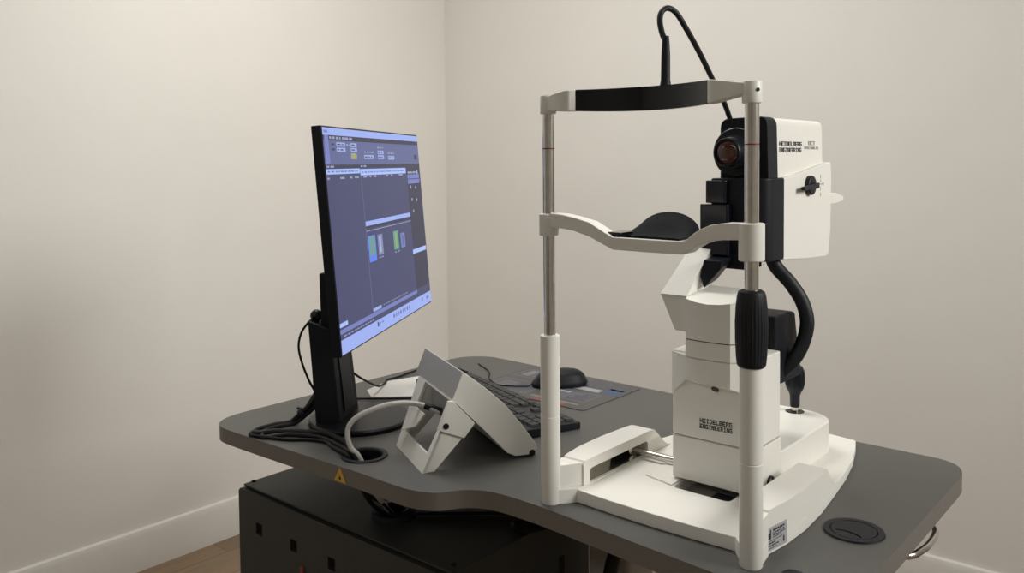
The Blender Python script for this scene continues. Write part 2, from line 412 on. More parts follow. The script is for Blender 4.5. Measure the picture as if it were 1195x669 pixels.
# right side details
bm = B(); lathe(bm, [(.006, 0), (.006, .003), (.004, .004), (1e-5, .004)], (CX1 - .004, -.005, ZT - .03), (1, 0, 0), 14); obj('screw', bm, M_HOLE, CAB)
bm = B()
box(bm, CX1 - .005, CX1 - .003, .214, .226, .512, .548)
obj('vent', bm, M_HOLE, CAB)
# cable collar on top
bm = B(); lathe(bm, [(.020, 0), (.040, 0), (.038, .010), (.026, .013), (.020, .010), (.020, 0)], (-.374, .036, ZT), seg=32); obj('cable_collar', bm, M_BLACKM, CAB)

# ------------------------------------------------------------------ monitor
MON = thing('monitor', 'black flat computer monitor with a dark blue software window on its stand', 'monitor', (-.51, .07, ZD))
MC = V((-.468, .107, 1.11)); MR = V((-.5133, .8582, 0)); MN = V((.8557, .5119, .0769)); MU = MN.cross(MR)
MN = MR.cross(MU)
def mxf(o=MC, r=MR, u=MU, n=MN):
    x = Matrix.Identity(4)
    for i in range(3): x[i][0] = r[i]; x[i][1] = u[i]; x[i][2] = n[i]; x[i][3] = o[i]
    return x
MX = mxf()
bm = B(); box(bm, -.265, .265, -.181, .180, -.0165, 0)
obj('housing', bm, M_BLACK, MON, .0015, xf=MX)
bm = B(); loft(bm, [[(-.235, -.165, -.0160), (.235, -.165, -.016), (.235, .02, -.016), (-.235, .02, -.016)], [(-.19, -.150, -.034), (.19, -.15, -.034), (.19, -.02, -.034), (-.19, -.02, -.034)]])
obj('rear_cover', bm, M_BLACKM, MON, .003, xf=MX)
# screen contents, flat rectangles in the plane of the screen
UI = [emis('screen_ground', srgb(60, 64, 100)), emis('screen_bar', srgb(146, 165, 226)), emis('screen_dark_strip', srgb(46, 48, 70)), emis('screen_toolbar', srgb(86, 94, 138)),
      emis('screen_field', srgb(148, 163, 212)), emis('screen_text', srgb(140, 148, 180)), emis('screen_green', srgb(86, 150, 128)), emis('screen_select', srgb(88, 120, 220)),
      emis('screen_grey_scan', srgb(120, 126, 160)), emis('screen_line', srgb(120, 126, 160)), emis('screen_header', srgb(158, 180, 236)), emis('screen_mid_bar', srgb(108, 118, 178)), emis('screen_ink', srgb(58, 62, 92)), emis('screen_yellow', srgb(150, 150, 110))]
bm = B(); lvl = [0]
def ui(s0, s1, t0, t1, k, l=1): quad(bm, [(s0, t0, .0006 + .00012 * l), (s1, t0, .0006 + .00012 * l), (s1, t1, .0006 + .00012 * l), (s0, t1, .0006 + .00012 * l)], k)
def txt(s0, s1, t, h=.004, k=5, l=4, seed=1):
    rr = random.Random(seed); s = s0
    while s < s1:
        wd = rr.uniform(.006, .016); ui(s, min(s + wd, s1), t - h / 2, t + h / 2, k, l); s += wd + rr.uniform(.003, .006)
ui(-.2625, .2625, -.178, .177, 0, 0)
ui(-.2625, .2625, .1655, .177, 1); txt(-.258, -.236, .171, .004, 11, 3, 2)
ui(-.2625, .2625, .1575, .1655, 2); txt(-.237, -.131, .1615, .004, 5, 3, 3)
ui(-.2625, .2625, .1185, .1575, 3); ui(-.2575, -.241, .120, .1655, 11, 2)
for k, (a, b, c, d) in enumerate([(-.209, -.170, .148, .1545), (-.209, -.170, .1395, .146), (-.1445, -.1155, .148, .1545), (-.1445, -.1155, .1398, .1462), (-.082, -.0325, .128, .135), (-.007, .027, .137, .1437), (-.007, .027, .128, .135), (.052, .090, .127, .134)]):
    ui(a, b, c, d, 4, 2); txt(a + .003, b - .008, (c + d) / 2, .0022, 12, 3, 20 + k)
ui(-.146, -.119, .1275, .1375, 13, 2); txt(-.23, -.212, .151, .003, 2, 3, 5); txt(-.23, -.212, .143, .003, 2, 3, 6); txt(-.166, -.150, .151, .003, 5, 3, 7)
txt(-.08, -.03, .140, .0025, 5, 3, 8); txt(-.008, .03, .149, .0025, 5, 3, 9); txt(.052, .09, .139, .0025, 5, 3, 10); ui(.228, .246, .127, .137, 2, 2)
ui(-.2625, .2625, .1125, .1185, 2); txt(-.258, -.225, .1155, .003, 5, 3, 11); txt(-.105, -.075, .1155, .003, 5, 3, 12)
ui(-.2605, -.111, .1035, .1118, 10, 2); ui(-.109, .158, .0995, .1105, 10, 2)
txt(-.255, -.12, .1075, .0025, 11, 3, 13); txt(-.1, .15, .105, .0025, 11, 3, 14)
for a, b in ((-.259, -.25), (-.205, -.185), (-.16, -.15), (-.138, -.118), (-.095, -.078), (-.062, -.054), (-.04, -.026), (.03, .042), (.06, .068), (.11, .135)): ui(a, b, .0955, .0985, 5, 2)
ui(-.1073, -.1060, -.134, .103, 9, 2)
ui(.165, .2575, -.138, .112, 2, 1); txt(.17, .235, .1005, .004, 5, 3, 15); ui(.234, .243, .097, .105, 4, 3)
ui(.167, .252, .088, .0965, 11, 2); ui(.167, .252, .0775, .0865, 11, 2)
for a, b in ((.180, .068), (.215, .066), (.182, .042), (.216, .040), (.186, .018)): ui(a, a + .008, b, b + .006, 5, 2)
ui(-.1045, .1625, .0115, .0195, 1, 2); ui(-.1045, .1625, .002, .0033, 5, 2); ui(-.1045, .1625, .0065, .0105, 2, 2)
ui(-.101, -.062, -.052, -.0065, 7, 2); ui(-.0953, -.0665, -.0405, -.008, 6, 3); ui(-.086, -.076, -.038, -.010, 8, 4)
ui(-.05, -.0225, -.045, -.008, 8, 2); ui(-.042, -.033, -.04, -.012, 4, 3); txt(-.05, -.022, -.049, .002, 5, 3, 16)
ui(.0413, .072, -.0445, -.0095, 6, 2); ui(.052, .060, -.042, -.012, 13, 3); ui(.086, .113, -.045, -.0165, 11, 2); ui(.095, .103, -.042, -.02, 3, 3); txt(.042, .075, -.049, .002, 5, 3, 17)
ui(.1605, .2575, -.0655, -.0565, 10, 2)
ui(-.2625, .165, -.146, -.139, 11, 1); ui(-.2625, -.228, -.1355, -.129, 10, 2); ui(-.105, -.061, -.1375, -.132, 4, 2); txt(-.05, .1, -.134, .0022, 9, 3, 18)
txt(-.25, -.1, -.1505, .002, 5, 2, 19)
ui(-.2625, .2625, -.178, -.155, 1, 1)
ui(-.090, -.083, -.166, -.158, 12, 3); txt(-.08, -.056, -.162, .003, 11, 3, 21)
for k in range(8): ui(.0 + k * .0140, .0072 + k * .0140, -.1670, -.1605, 11 if k % 3 else 3, 3)
ui(.19, .20, -.168, -.16, 11, 3); ui(.225, .245, -.168, -.162, 11, 3)
obj('screen', bm, UI, MON, xf=MX, sharp=180)
# neck, hub, base
N0 = V((.8577, .5141, 0)); cb = V((-.546, .054, 0))
CXm = mxf(cb, MR, V((0, 0, 1)), N0)
bm = B()
loft(bm, [[(-.050, .758, -.026), (.050, .758, -.026), (.050, .758, .022), (-.050, .758, .022)],
          [(-.048, .86, -.033), (.048, .86, -.033), (.048, .86, .012), (-.048, .86, .012)],
          [(-.046, .945, -.040), (.046, .945, -.040), (.046, .930, .004), (-.046, .930, .004)]])
col = obj('stand_column', bm, M_BLACKM, MON, .004, xf=CXm)
bm = B(); loft(bm, [[(-.026, .775, .0205), (.026, .775, .0205), (.026, .775, .0235), (-.026, .775, .0235)], [(-.024, .93, .003), (.024, .93, .003), (.024, .93, .006), (-.024, .93, .006)]]); obj('cable_cover', bm, M_BLACK, col, xf=CXm)
bm = B()
loft(bm, [[(-.034, .90, -.018), (.034, .90, -.018), (.034, .90, .010), (-.034, .90, .010)],
          [(-.034, 1.030, -.021), (.034, 1.030, -.021), (.034, 1.030, .010), (-.034, 1.030, .010)]])
obj('slider', bm, M_BLACKM, MON, .003, xf=CXm)
bm = B(); box(bm, -.055, .055, -.165, -.055, -.085, -.0335); obj('tilt_hub', bm, M_BLACKM, MON, .006, xf=MX)
bm = B(); lathe(bm, [(.093, 0), (.095, .003), (.095, .007), (.092, .010), (.06, .011), (1e-5, .011)], (-.508, .075, ZD), seg=64)
obj('base', bm, M_BLACK, MON)
bm = B(); lathe(bm, [(.001, -.0115), (.006, -.010), (.0098, -.006), (.0112, 0), (.0098, .006), (.006, .010), (.001, .0115)], (-.5585, .0165, .951), (.5, -.8, .1), seg=20)
cyl(bm, (-.5585, .0165, .951), (-.548, .038, .951), .004)
obj('lock_knob', bm, M_BLACK, MON)

# ------------------------------------------------------------------ small control panel on a stand
PP = V((-.222, -.040, ZD)); PD = V((-.899, .438, 0)).normalized(); PU = V((.438, .899, 0)).normalized()
PAN = thing('control_panel', 'small white desk control panel on a tilted easel stand, seen from behind', 'control panel', tuple(PP + PD * .09 + PU * .09))
PX = mxf(PP, PU, V((0, 0, 1)), PD)      # local x = profile across, y = height, z = width
prof = [(.0700, .1512), (.0518, .1085), (.110, .0480), (.1440, .0115), (.1590, .0040), (.1860, .0030), (.1985, .0115), (.1960, .0190), (.1696, .0555), (.1402, .0916), (.1061, .1230)]
bm = B(); vs = prism(bm, prof, 0, .196)
hs = obj('housing', bm, [M_WHITE2, M_GREYP], PAN, .0015, xf=PX)
for p in hs.data.polygons:
    n = p.normal; 
    if n.dot(-PU) > .75 and n.z > .2 and p.area > .002: p.material_index = 1
# screen face lies on the side turned away from the viewer
a, b = V(prof[10] + (0,)), V(prof[8] + (0,)); dd = (b - a).normalized(); nn = V((-dd.y, dd.x, 0)) * -1
if nn.y < 0: nn = -nn
bm = B(); p0 = a + dd * .004; p1 = b - dd * .002
loft(bm, [[p0 + nn * .0012 + V((0, 0, .02)), p1 + nn * .0012 + V((0, 0, .02)), p1 + nn * .0012 + V((0, 0, .176)), p0 + nn * .0012 + V((0, 0, .176))],
          [p0 - nn * .004 + V((0, 0, .02)), p1 - nn * .004 + V((0, 0, .02)), p1 - nn * .004 + V((0, 0, .176)), p0 - nn * .004 + V((0, 0, .176))]])
obj('touch_screen', bm, M_GLOSS, PAN, xf=PX)
# stand: back plate with an opening, two cheeks
bm = B()
def bp(t, h): return (h * .5 / 1.0, h, t)
outer = [(0.0, 0.0), (.1455, 0.0), (.178, .124), (0.0, .124)]
hole = [(.014, .030), (.130, .030), (.139, .118), (.009, .118)]
plate(bm, outer, [hole], 0, lambda x, y: .006)
# plate local (t,h) -> profile plane leaning along (0,0)-(.0518,.1085)
lean = V((.0518, .1085)).normalized()
bm.transform(Matrix(((0, lean.x, lean.y, .0), (0, lean.y, -lean.x, -.0012), (1, 0, 0, 0), (0, 0, 0, 1))))
std = obj('stand', bm, M_WHITE2, PAN, .0008, xf=PX)
bm = B(); prism(bm, [(.128, .032), (.078, .052), (.062, .078), (.136, .078)], -.010, -.007)
bm.transform(Matrix(((0, lean.x, lean.y, .0), (0, lean.y, -lean.x, -.0012), (1, 0, 0, 0), (0, 0, 0, 1))))
obj('cable_tray', bm, M_WHITE2, std, xf=PX)
for t0, t1 in ((.0, .008), (.139, .147)):
    bm = B(); prism(bm, [(.0005, 0), (.0205, 0), (.0700, .0490), (.0870, .0700), (.0518, .1075)], t0, t1)
    obj('cheek', bm, M_WHITE2, std, .0008, xf=PX)
bm = B(); prism(bm, [(.0252, .0655), (.0690, .0475), (.0870, .0690), (.0518, .1080), (.0430, .1090)], -.0055, .001)
br = obj('hinge_bracket', bm, M_WHITE2, PAN, .0012, xf=PX)
bm = B(); prism(bm, circle(.0385, .0705, .0046, 18), -.0072, -.004); obj('screw', bm, M_HOLE, br, xf=PX)
bm = B(); box(bm, .060, .085, .060, .100, .01, .13); obj('socket_box', bm, M_GREYP, PAN, xf=PX)
for t in (.012, .184):
    bm = B(); cyl(bm, (.1880, .0045, t - .006), (.1880, .0045, t + .006), .0047, 16); 
    if t < .1: cyl(bm, (.1880, .0060, -.001), (.1880, .0060, t), .0052, 16)
    obj('rubber_foot', bm, M_RUBBER, PAN, xf=PX)

# ------------------------------------------------------------------ keyboard
KO = V((-.163, .296, ZD)); KL = V((-.945, .328, 0)).normalized(); KS = V((-.328, -.945, 0)).normalized()
KB = thing('keyboard', 'black full-size computer keyboard lying behind the white control panel', 'keyboard', tuple(KO + KL * .22 + KS * .07))
KX = mxf(KO, KL, KS, V((0, 0, 1)))
bm = B(); prism(bm, [(0, .0), (0, .0125), (.02, .0138), (.118, .0162), (.134, .0162), (.134, .0), ], 0, .428, 'x')
obj('case', bm, M_BLACK, KB, .0025, xf=KX)
def kz(y): return .0132 + .0033 * min(1, max(0, (y - .02) / .105))
U = .0186
rows = []   # (y, list of (x, width))
x = 0
layout = [
    [(1, 13), (.35, 0), (1, 2)],
]
keys = []
def addrow(r, spec):
    x = .010
    for wd in spec:
        if wd < 0: x += -wd * U; continue
        keys.append((x, r, wd)); x += wd * U
# the operator sits on the far side: first row (space bar) is nearest to the sheet
addrow(0, [1, 2, -.45, 1, 1, 1, -.45, 1.25, 1.25, 1.25, 6.25, 1.25, 1.25, 1.25])
addrow(1, [1, 1, 1, -1.45, 1, -1.45, 2.75] + [1] * 10 + [2.25])
addrow(2, [1, 1, 1, -4.2, 2.25] + [1] * 11 + [1.75])
addrow(3, [1, 1, 1, 1, -.35, 1, 1, 1, -.35, 1.5] + [1] * 12 + [1.5])
addrow(4, [1, 1, 1, 1, -.35, 1, 1, 1, -.35, 2] + [1] * 13)
addrow(5, [-4.35, 1, 1, 1, -.35] + [1] * 4 + [-.5] + [1] * 4 + [-.5] + [1] * 3 + [-1] + [1])
kmax = max(k[0] + k[2] * U for k in keys); ksc = .410 / (kmax - .010)
for kx, r, wd in keys[:100]:
    x0 = .009 + (kx - .010) * ksc; x1 = x0 + wd * U * ksc
    y0 = .008 + r * .0181 + (.004 if r == 5 else 0); y1 = y0 + .0176
    z = kz((y0 + y1) / 2); g1 = .0007; g2 = .0019
    bm = B(); loft(bm, [[(x0 + g1, y0 + g1, z - .001), (x1 - g1, y0 + g1, z - .001), (x1 - g1, y1 - g1, z - .001), (x0 + g1, y1 - g1, z - .001)],
                        [(x0 + g2, y0 + g2, z + .0042), (x1 - g2, y0 + g2, z + .0042), (x1 - g2, y1 - g2, z + .0042), (x0 + g2, y1 - g2, z + .0042)]])
    obj('key', bm, M_KEY, KB, xf=KX)

# ------------------------------------------------------------------ printed mat, mouse, paper
def mat_sheet():
    bm = B(); X0, X1, Y0, Y1 = -.522, -.222, .385, .594
    sp = rounded([(X0, Y0), (X1, Y0), (X1, Y1), (X0, Y1)], .010)
    prism(bm, sp, ZD, ZD + .0015, 'z', 0)
    def r(a0, a1, b0, b1, k, l=1):
        z = ZD + .0015 + .00012 * l
        quad(bm, [(X0 + a0 * .3, Y0 + b0 * .209, z), (X0 + a1 * .3, Y0 + b0 * .209, z), (X0 + a1 * .3, Y0 + b1 * .209, z), (X0 + a0 * .3, Y0 + b1 * .209, z)], k)
    rr = random.Random(3)
    r(.04, .48, .60, .95, 1); r(.06, .46, .63, .92, 2, 2); r(.52, .96, .74, .95, 2)
    for k in range(4): r(.09 + .09 * k, .16 + .09 * k, .66, .88, 1 if k % 2 else 4, 3)
    r(.52, .83, .58, .68, 3); r(.52, .66, .60, .64, 4, 2); r(.85, .97, .60, .78, 5)
    r(.52, .90, .20, .52, 1); r(.54, .88, .23, .49, 2, 2)
    for k in range(5): r(.56, .56 + rr.uniform(.12, .3), .26 + .045 * k, .28 + .045 * k, 4, 3)
    r(.50, .68, .40, .45, 3, 4); r(.50, .90, .10, .14, 4); r(.55, .82, .02, .10, 6); r(.05, .45, .1, .5, 1); r(.08, .42, .14, .46, 2, 2)
    for k in range(5): r(.1, .1 + rr.uniform(.1, .28), .18 + .05 * k, .20 + .05 * k, 4, 3)
    ms = [mat('mat_ground', (.075, .071, .067), .55), mat('mat_window_frame', (.11, .107, .115), .55), mat('mat_window', (.072, .072, .088), .55), mat('mat_white_print', (.30, .30, .33), .55),
          mat('mat_grey_print', (.17, .17, .18), .55), mat('mat_blue_print', (.045, .075, .17), .55), mat('mat_red_print', (.20, .060, .048), .55)]
    o = obj('mouse_mat', bm, ms, None)
    tag(o, 'dark printed mouse mat with screen pictures in white, blue and red, under the mouse', 'mat')
mat_sheet()
# mouse
mo = V((-.372, .505, ZD + .0018)); ma = V((.62, .785, 0)).normalized(); mb = V((-ma.y, ma.x, 0))
MOU = thing('computer_mouse', 'black computer mouse resting on the printed mat', 'mouse', tuple(mo))
MMX = mxf(mo, ma, mb, V((0, 0, 1)))
bm = B(); secs = []
L_, W_, H_ = .058, .0315, .034
for i in range(13):
    ph = i / 12 * math.pi / 2; k = math.sin(ph) ** .9; rr_ = math.cos(ph) ** .62
    z = H_ * k; ring = []
    for j in range(32):
        th = 2 * math.pi * j / 32; cx_ = abs(math.cos(th)) ** .8 * math.copysign(1, math.cos(th)); sy_ = abs(math.sin(th)) ** .8 * math.copysign(1, math.sin(th))
        bl = 1 + .06 * math.sin(min(1, z / .012) * math.pi)
        ring.append((L_ * cx_ * max(rr_, 1e-3) * bl + .006 * k, W_ * sy_ * max(rr_, 1e-3) * bl, .0008 + z))
    secs.append(ring)
loft(bm, secs); mbod = obj('body', bm, M_BLACKM, MOU, xf=MMX, sharp=60)
bm = B(); cyl(bm, (-.034, -.0035, .0245), (-.034, .0035, .0245), .0085, 18); obj('scroll_wheel', bm, M_RUBBER, MOU, xf=MMX)
bm = B(); tube(bm, [(-.371, .452, ZD + .008), (-.380, .440, ZD + .0035), (-.4224, .4434, ZD + .0035), (-.4626, .4202, ZD + .0035), (-.476, .412, ZD + .0035)], .0014, 8)
bm.free()
bm = B(); tube(bm, [(-.407, .4605, ZD + .010), (-.412, .452, ZD + .0045), (-.4224, .4434, ZD + .0036), (-.4626, .4202, ZD + .0036), (-.492, .428, ZD + .0036), (-.53, .455, ZD + .0025), (-.57, .50, ZD + .0018), (-.64, .54, ZD + .0018)], .0014, 8)
obj('mouse_cord', bm, M_CABLE, MOU)
bm = B(); prism(bm, [(-.668, .223), (-.616, .192), (-.545, .262), (-.664, .385), (-.690, .300)], ZD, ZD + .0006, 'z')
tag(obj('paper_sheet', bm, M_PAPER), 'white sheet of paper lying behind the monitor foot', 'paper')

# ------------------------------------------------------------------ cables on the desk
def cable(name, pts, r, mt, label, cat='cable', group=None, k=8, seg=10):
    bm = B(); tube(bm, pts, r, seg, k); return tag(obj(name, bm, mt), label, cat, group)
GRP = 'black cables bundled left of the monitor foot'
z1 = ZD + .0045
cable('power_cable', [(-.5556, .0146, .815), (-.5605, .0083, .7934), (-.5752, -.0081, .772), (-.5902, -.024, z1), (-.600, -.050, z1), (-.600, -.085, z1), (-.585, -.098, z1), (-.572, -.075, z1), (-.5395, -.050, z1), (-.4853, -.0224, z1), (-.4318, -.0269, z1), (-.3863, -.042, z1), (-.366, -.048, .748), (-.358, -.047, .700), (-.372, -.012, .655), (-.383, .030, .618)], .0050, M_CABLE, 'thickest black cable, from the monitor stand round the desk corner into the cable ring')
cable('monitor_cable', [(-.5490, .0200, .815), (-.555, .012, .788), (-.569, -.004, .768), (-.5825, -.020, ZD + .0035), (-.590, -.048, ZD + .0032), (-.588, -.078, ZD + .0032), (-.5604, -.1000, ZD + .0032), (-.548, -.080, ZD + .0032), (-.5321, -.060, ZD + .0032), (-.4769, -.0378, ZD + .0032), (-.4171, -.045, ZD + .0032), (-.378, -.055, ZD + .0040), (-.362, -.055, .745), (-.350, -.052, .700), (-.353, -.02, .655), (-.362, .030, .618)], .0040, M_CABLE, 'black monitor cable running along the front edge of the desk beside the thick one')
cable('network_cable', [(-.5625, .0200, .82), (-.566, .012, .80), (-.583, -.002, .770), (-.6024, -.0130, ZD + .0030), (-.611, -.045, ZD + .0030), (-.606, -.080, ZD + .0030), (-.590, -.106, ZD + .0030), (-.5475, -.0930, ZD + .0026), (-.5138, -.0780, ZD + .0026), (-.4905, -.0589, ZD + .0026), (-.4549, -.046, ZD + .0026), (-.4222, -.0545, ZD + .0026), (-.375, -.066, ZD + .0045), (-.366, -.062, .742), (-.342, -.058, .70), (-.345, -.01, .66), (-.352, .026, .618)], .0030, M_CABLE, 'thin black cable lying outermost in the bundle at the front left desk corner')
bm = B(); lathe(bm, [(.0075, -.004), (.0085, -.002), (.0085, .002), (.0075, .004)], (-.5755, -.0085, .7715), (.45, .6, .8), seg=18)
box(bm, -.590, -.572, -.008, -.003, .776, .780)
tag(obj('cable_tie', bm, M_RUBBER), 'black cable tie clasping the cable bundle beside the monitor foot', 'cable tie')
cable('knob_cable', [(-.5585, .010, .944), (-.5689, .0085, .9398), (-.5806, -.0009, .9196), (-.5843, -.0054, .8944), (-.5796, -.0029, .8659), (-.5693, .0042, .8326), (-.5590, .0100, .812)], .0022, M_CABLE, 'thin black cable looping in the air at the back of the monitor stand')
cable('data_cable', [(-.585, .095, .838), (-.574, .108, .826), (-.590, .150, .800), (-.640, .230, .762), (-.675, .280, ZD + .0034), (-.6907, .2997, ZD + .0032), (-.6913, .3329, ZD + .0032), (-.7000, .3757, ZD + .0032), (-.6989, .4202, ZD + .0032), (-.66, .47, ZD + .0032), (-.60, .46, ZD + .0032)], .0022, M_CABLE, 'black cable winding along the far left edge of the desk to the keyboard')
cable('lead', [(-.66, .13, ZD + .0032), (-.6236, .1612, ZD + .0032), (-.5787, .1973, ZD + .0032), (-.5375, .2344, ZD + .0032), (-.46, .29, ZD + .0032)], .0022, M_CABLE, 'straight black lead lying across the white paper towards the control panel')
wc = cable('white_cable', [(-.2640, .0420, .8185), (-.2856, .0271, .83), (-.3064, .0082, .8347), (-.3271, -.0109, .8331), (-.3475, -.0302, .8252), (-.3648, -.0468, .8144), (-.3760, -.0565, .7994), (-.3775, -.0590, .7814), (-.3720, -.0560, .7619), (-.3600, -.0480, .7451), (-.338, -.035, .69), (-.3514, -.0042, .6557), (-.3690, .0329, .618)], .0043, M_WCABLE, 'white cable arching from the control panel down into the cable ring')
bm = B(); tube(bm, [(-.2856, .0271, .8297), (-.2748, .0371, .8250), (-.2640, .0450, .8200)], .0055, 12); obj('plug', bm, M_RUBBER, wc)

# ------------------------------------------------------------------ strap under the desk
cable('black_lead', [(-.340, .060, .6235), (-.229, .152, .6235), (-.187, .165, .6235), (-.152, .168, .6235), (-.134, .152, .6235), (-.157, .120, .6235), (-.187, .133, .6235), (-.182, .168, .6235), (-.20, .24, .6235)], .0032, M_CABLE, 'thin black lead coiled on top of the dark cabinet under the desk')
cable('hanging_cable', [(-.008, .205, .695), (-.024, .20, .606), (-.036, .20, .561), (-.052, .20, .48), (-.060, .20, .30), (-.060, .19, .12), (-.055, .18, .045)], .0115, M_CABLE, 'thick black cable hanging under the desk in front of its leg')

# ------------------------------------------------------------------ ophthalmic imaging instrument
INS = thing('eye_imaging_instrument', 'white eye imaging instrument with head rest, black camera head and joystick on the desk', 'medical instrument', (.15, .2, ZD))
def zt(x, y): return .769 - .010 * min(1, max(0, (y - .26) / .22))
rs = [(.293, .019), (.304, .03), (.311, .08), (.3130, .134), (.3095, .2), (.301, .271), (.292, .34), (.279, .407), (.262, .47), (.248, .512)]
fr = [(.030, .021), (.09, .0175), (.15, .0165), (.21, .0175), (.27, .021)]
ls = [(.3 - x, y) for x, y in rs][::-1]
outl = fr + rs + [(.20, .520), (.10, .520)] + ls
bm = B(); plate(bm, outl, [rounded([(.128, .116), (.214, .116), (.214, .20), (.128, .20)], .008)], ZD, zt)
base = obj('base', bm, M_WHITE, INS, .0022, 2)
bm = B(); box(bm, .122, .220, .110, .206, ZD + .0005, ZD + .003); obj('track_pit', bm, M_LEG, base)
bm = B(); box(bm, .180, .214, .117, .15, ZD + .003, ZD + .014); obj('roller', bm, M_BLACK, base, .003)
bm = B(); prism(bm, [(.076, .128), (.126, .116), (.126, .205), (.076, .205)], .7660, .7713, 'z'); obj('sliding_cover', bm, M_WHITE, base, .0006)
# rail covers at both sides: outer wall follows the base outline, the inner side has a slot
def out_x(y):
    for a, b in zip(rs, rs[1:]):
        if a[1] <= y <= b[1]: return a[0] + (b[0] - a[0]) * (y - a[1]) / (b[1] - a[1])
def rail_cover(sgn):
    X = (lambda x: x) if sgn > 0 else (lambda x: .3 - x)
    xi = .268
    ys = [.050, .08, .11, .14, .17, .19, .208]
    prof = [(.0345, .7665), (.0345, .8000), (.0385, .8052)] + [(y, .806) for y in (.05, .08, .11, .14, .17, .20, .218)] + [(.226, .8040), (.234, .7975), (.243, .7890), (.253, .7800), (.264, .7725), (.276, .7680), (.276, .7655)] + [(y, .7665) for y in (.24, .20, .17, .14, .11, .08, .055)]
    slot = rounded([(.050, .7705), (.050, .7915), (.206, .7915), (.206, .7705)], [.003, .006, .006, .003], 4)
    # profile in the yz plane: local x = y, local y = z, local z = x
    P2 = Matrix(((0, 0, 1, 0), (1, 0, 0, 0), (0, 1, 0, 0), (0, 0, 0, 1)))
    t = B(); pocket(t, prof, slot, xi, lambda a, b: out_x(a) - .0002, lambda a, b: out_x(a) - .007)
    bmesh.ops.recalc_face_normals(t, faces=t.faces[:])
    t.transform(P2)
    if sgn < 0: t.transform(Matrix(((-1, 0, 0, .3), (0, 1, 0, 0), (0, 0, 1, 0), (0, 0, 0, 1))))
    o = obj('rail_cover', t, M_WHITE, base, .0016, 2)
    t = B(); loft(t, [[(X(xi + .004), y, .7685), (X(out_x(y) - .006), y, .7685), (X(out_x(y) - .006), y, .7712), (X(xi + .004), y, .7712)] for y in ys]); obj('rail', t, M_STEEL, o)
    t = B(); loft(t, [[(X(out_x(y) - .0105), y, .7712), (X(out_x(y) - .0075), y, .7712), (X(out_x(y) - .0075), y, .7915), (X(out_x(y) - .0105), y, .7915)] for y in ys]); obj('slot_lining', t, M_BLACKM, o)
    return o
rail_cover(1); rail_cover(-1)
# connecting webs between the posts and the base
for s in (0, 1):
    X = (lambda x: x) if s == 0 else (lambda x: .3 - x)
    bm = B(); prism(bm, [(X(.0), -.006), (X(.012), -.002), (X(.030), .020), (X(.036), .036), (X(-.006), .036), (X(-.011), .006)], ZD, .7705, 'z'); obj('post_socket', bm, M_WHITE, base, .001)
    bm = B(); prism(bm, [(X(.0), -.004), (X(.0095), .0), (X(.021), .020), (X(.030), .036), (X(-.006), .036), (X(-.010), .006)], .7705, .8035, 'z'); obj('post_socket_cover', bm, M_WHITE, base, .001)
# type label on the right rail cover
bm = B()
def lab(y0, y1, z0, z1, k, l):
    quad(bm, [(out_x(y0) + .0003 + l * .00015, y0, z0), (out_x(y1) + .0003 + l * .00015, y1, z0), (out_x(y1) + .0003 + l * .00015, y1, z1), (out_x(y0) + .0003 + l * .00015, y0, z1)], k)
lab(.031, .0785, .7545, .7835, 0, 0)
lab(.0355, .043, .7690, .7765, 1, 1); lab(.0405, .043, .7765, .7805, 1, 1)
for k, (y0, y1, z0, h) in enumerate([(.047, .073, .7775, .0024), (.047, .072, .7742, .0018), (.047, .075, .7716, .0014), (.047, .066, .7692, .0014), (.0345, .068, .7662, .0009), (.0345, .052, .7630, .0018), (.0345, .060, .7598, .0018), (.0345, .055, .7570, .0012), (.070, .0735, .7580, .0075)]):
    s = y0; rr = random.Random(k)
    while s < y1:
        e = min(y1, s + rr.uniform(.002, .005)); lab(s, e, z0, z0 + h, 1, 1); s = e + .0008
obj('type_label', bm, [M_LABEL, M_INK], base)
# axle rods
bm = B(); cyl(bm, (.016, .186, .7795), (.262, .186, .7795), .0040, 16); cyl(bm, (.016, .1975, .7765), (.262, .1975, .7765), .0034, 16)
lathe(bm, [(.0075, 0), (.0085, .002), (.0085, .006), (.005, .008)], (.010, .186, .7795), (1, 0, 0), 18)
obj('axle', bm, M_STEEL, INS)

# head rest posts
for px, top_tube in ((0.0, .9877), (0.3, .9890)):
    bm = B(); lathe(bm, [(.0130, 0), (.0137, .0015), (.0137, .1235), (.0131, .1240), (.0131, .1248), (.0137, .1253), (.0137, top_tube - ZD - .001), (.0127, top_tube - ZD), (1e-4, top_tube - ZD)], (px, 0, ZD), seg=36)
    post = obj('post', bm, M_WHITE, INS)
    bm = B(); cyl(bm, (px, 0, top_tube - .01), (px, 0, 1.300), .0083, 28); rod = obj('steel_rod', bm, M_STEEL, post)
    bm = B(); lathe(bm, [(.0080, 0), (.00845, 0), (.00845, .0016), (.0080, .0016), (.0080, 0)], (px, 0, 1.2475), seg=28); obj('height_mark', bm, M_RED, rod)
    bm = B(); lathe(bm, [(.0088, 0), (.0112, .0), (.0115, .001), (.0115, .024), (.0108, .0252), (1e-4, .0254)], (px, 0, 1.2962), seg=32)
    cap = obj('cap', bm, M_WHITE, post)
    if px:
        bm = B(); lathe(bm, [(.0022, 0), (.0022, .0008), (1e-4, .0008)], (px + .0098, -.0058, 1.311), (.86, -.5, 0), 12); obj('set_screw', bm, M_HOLE, cap)
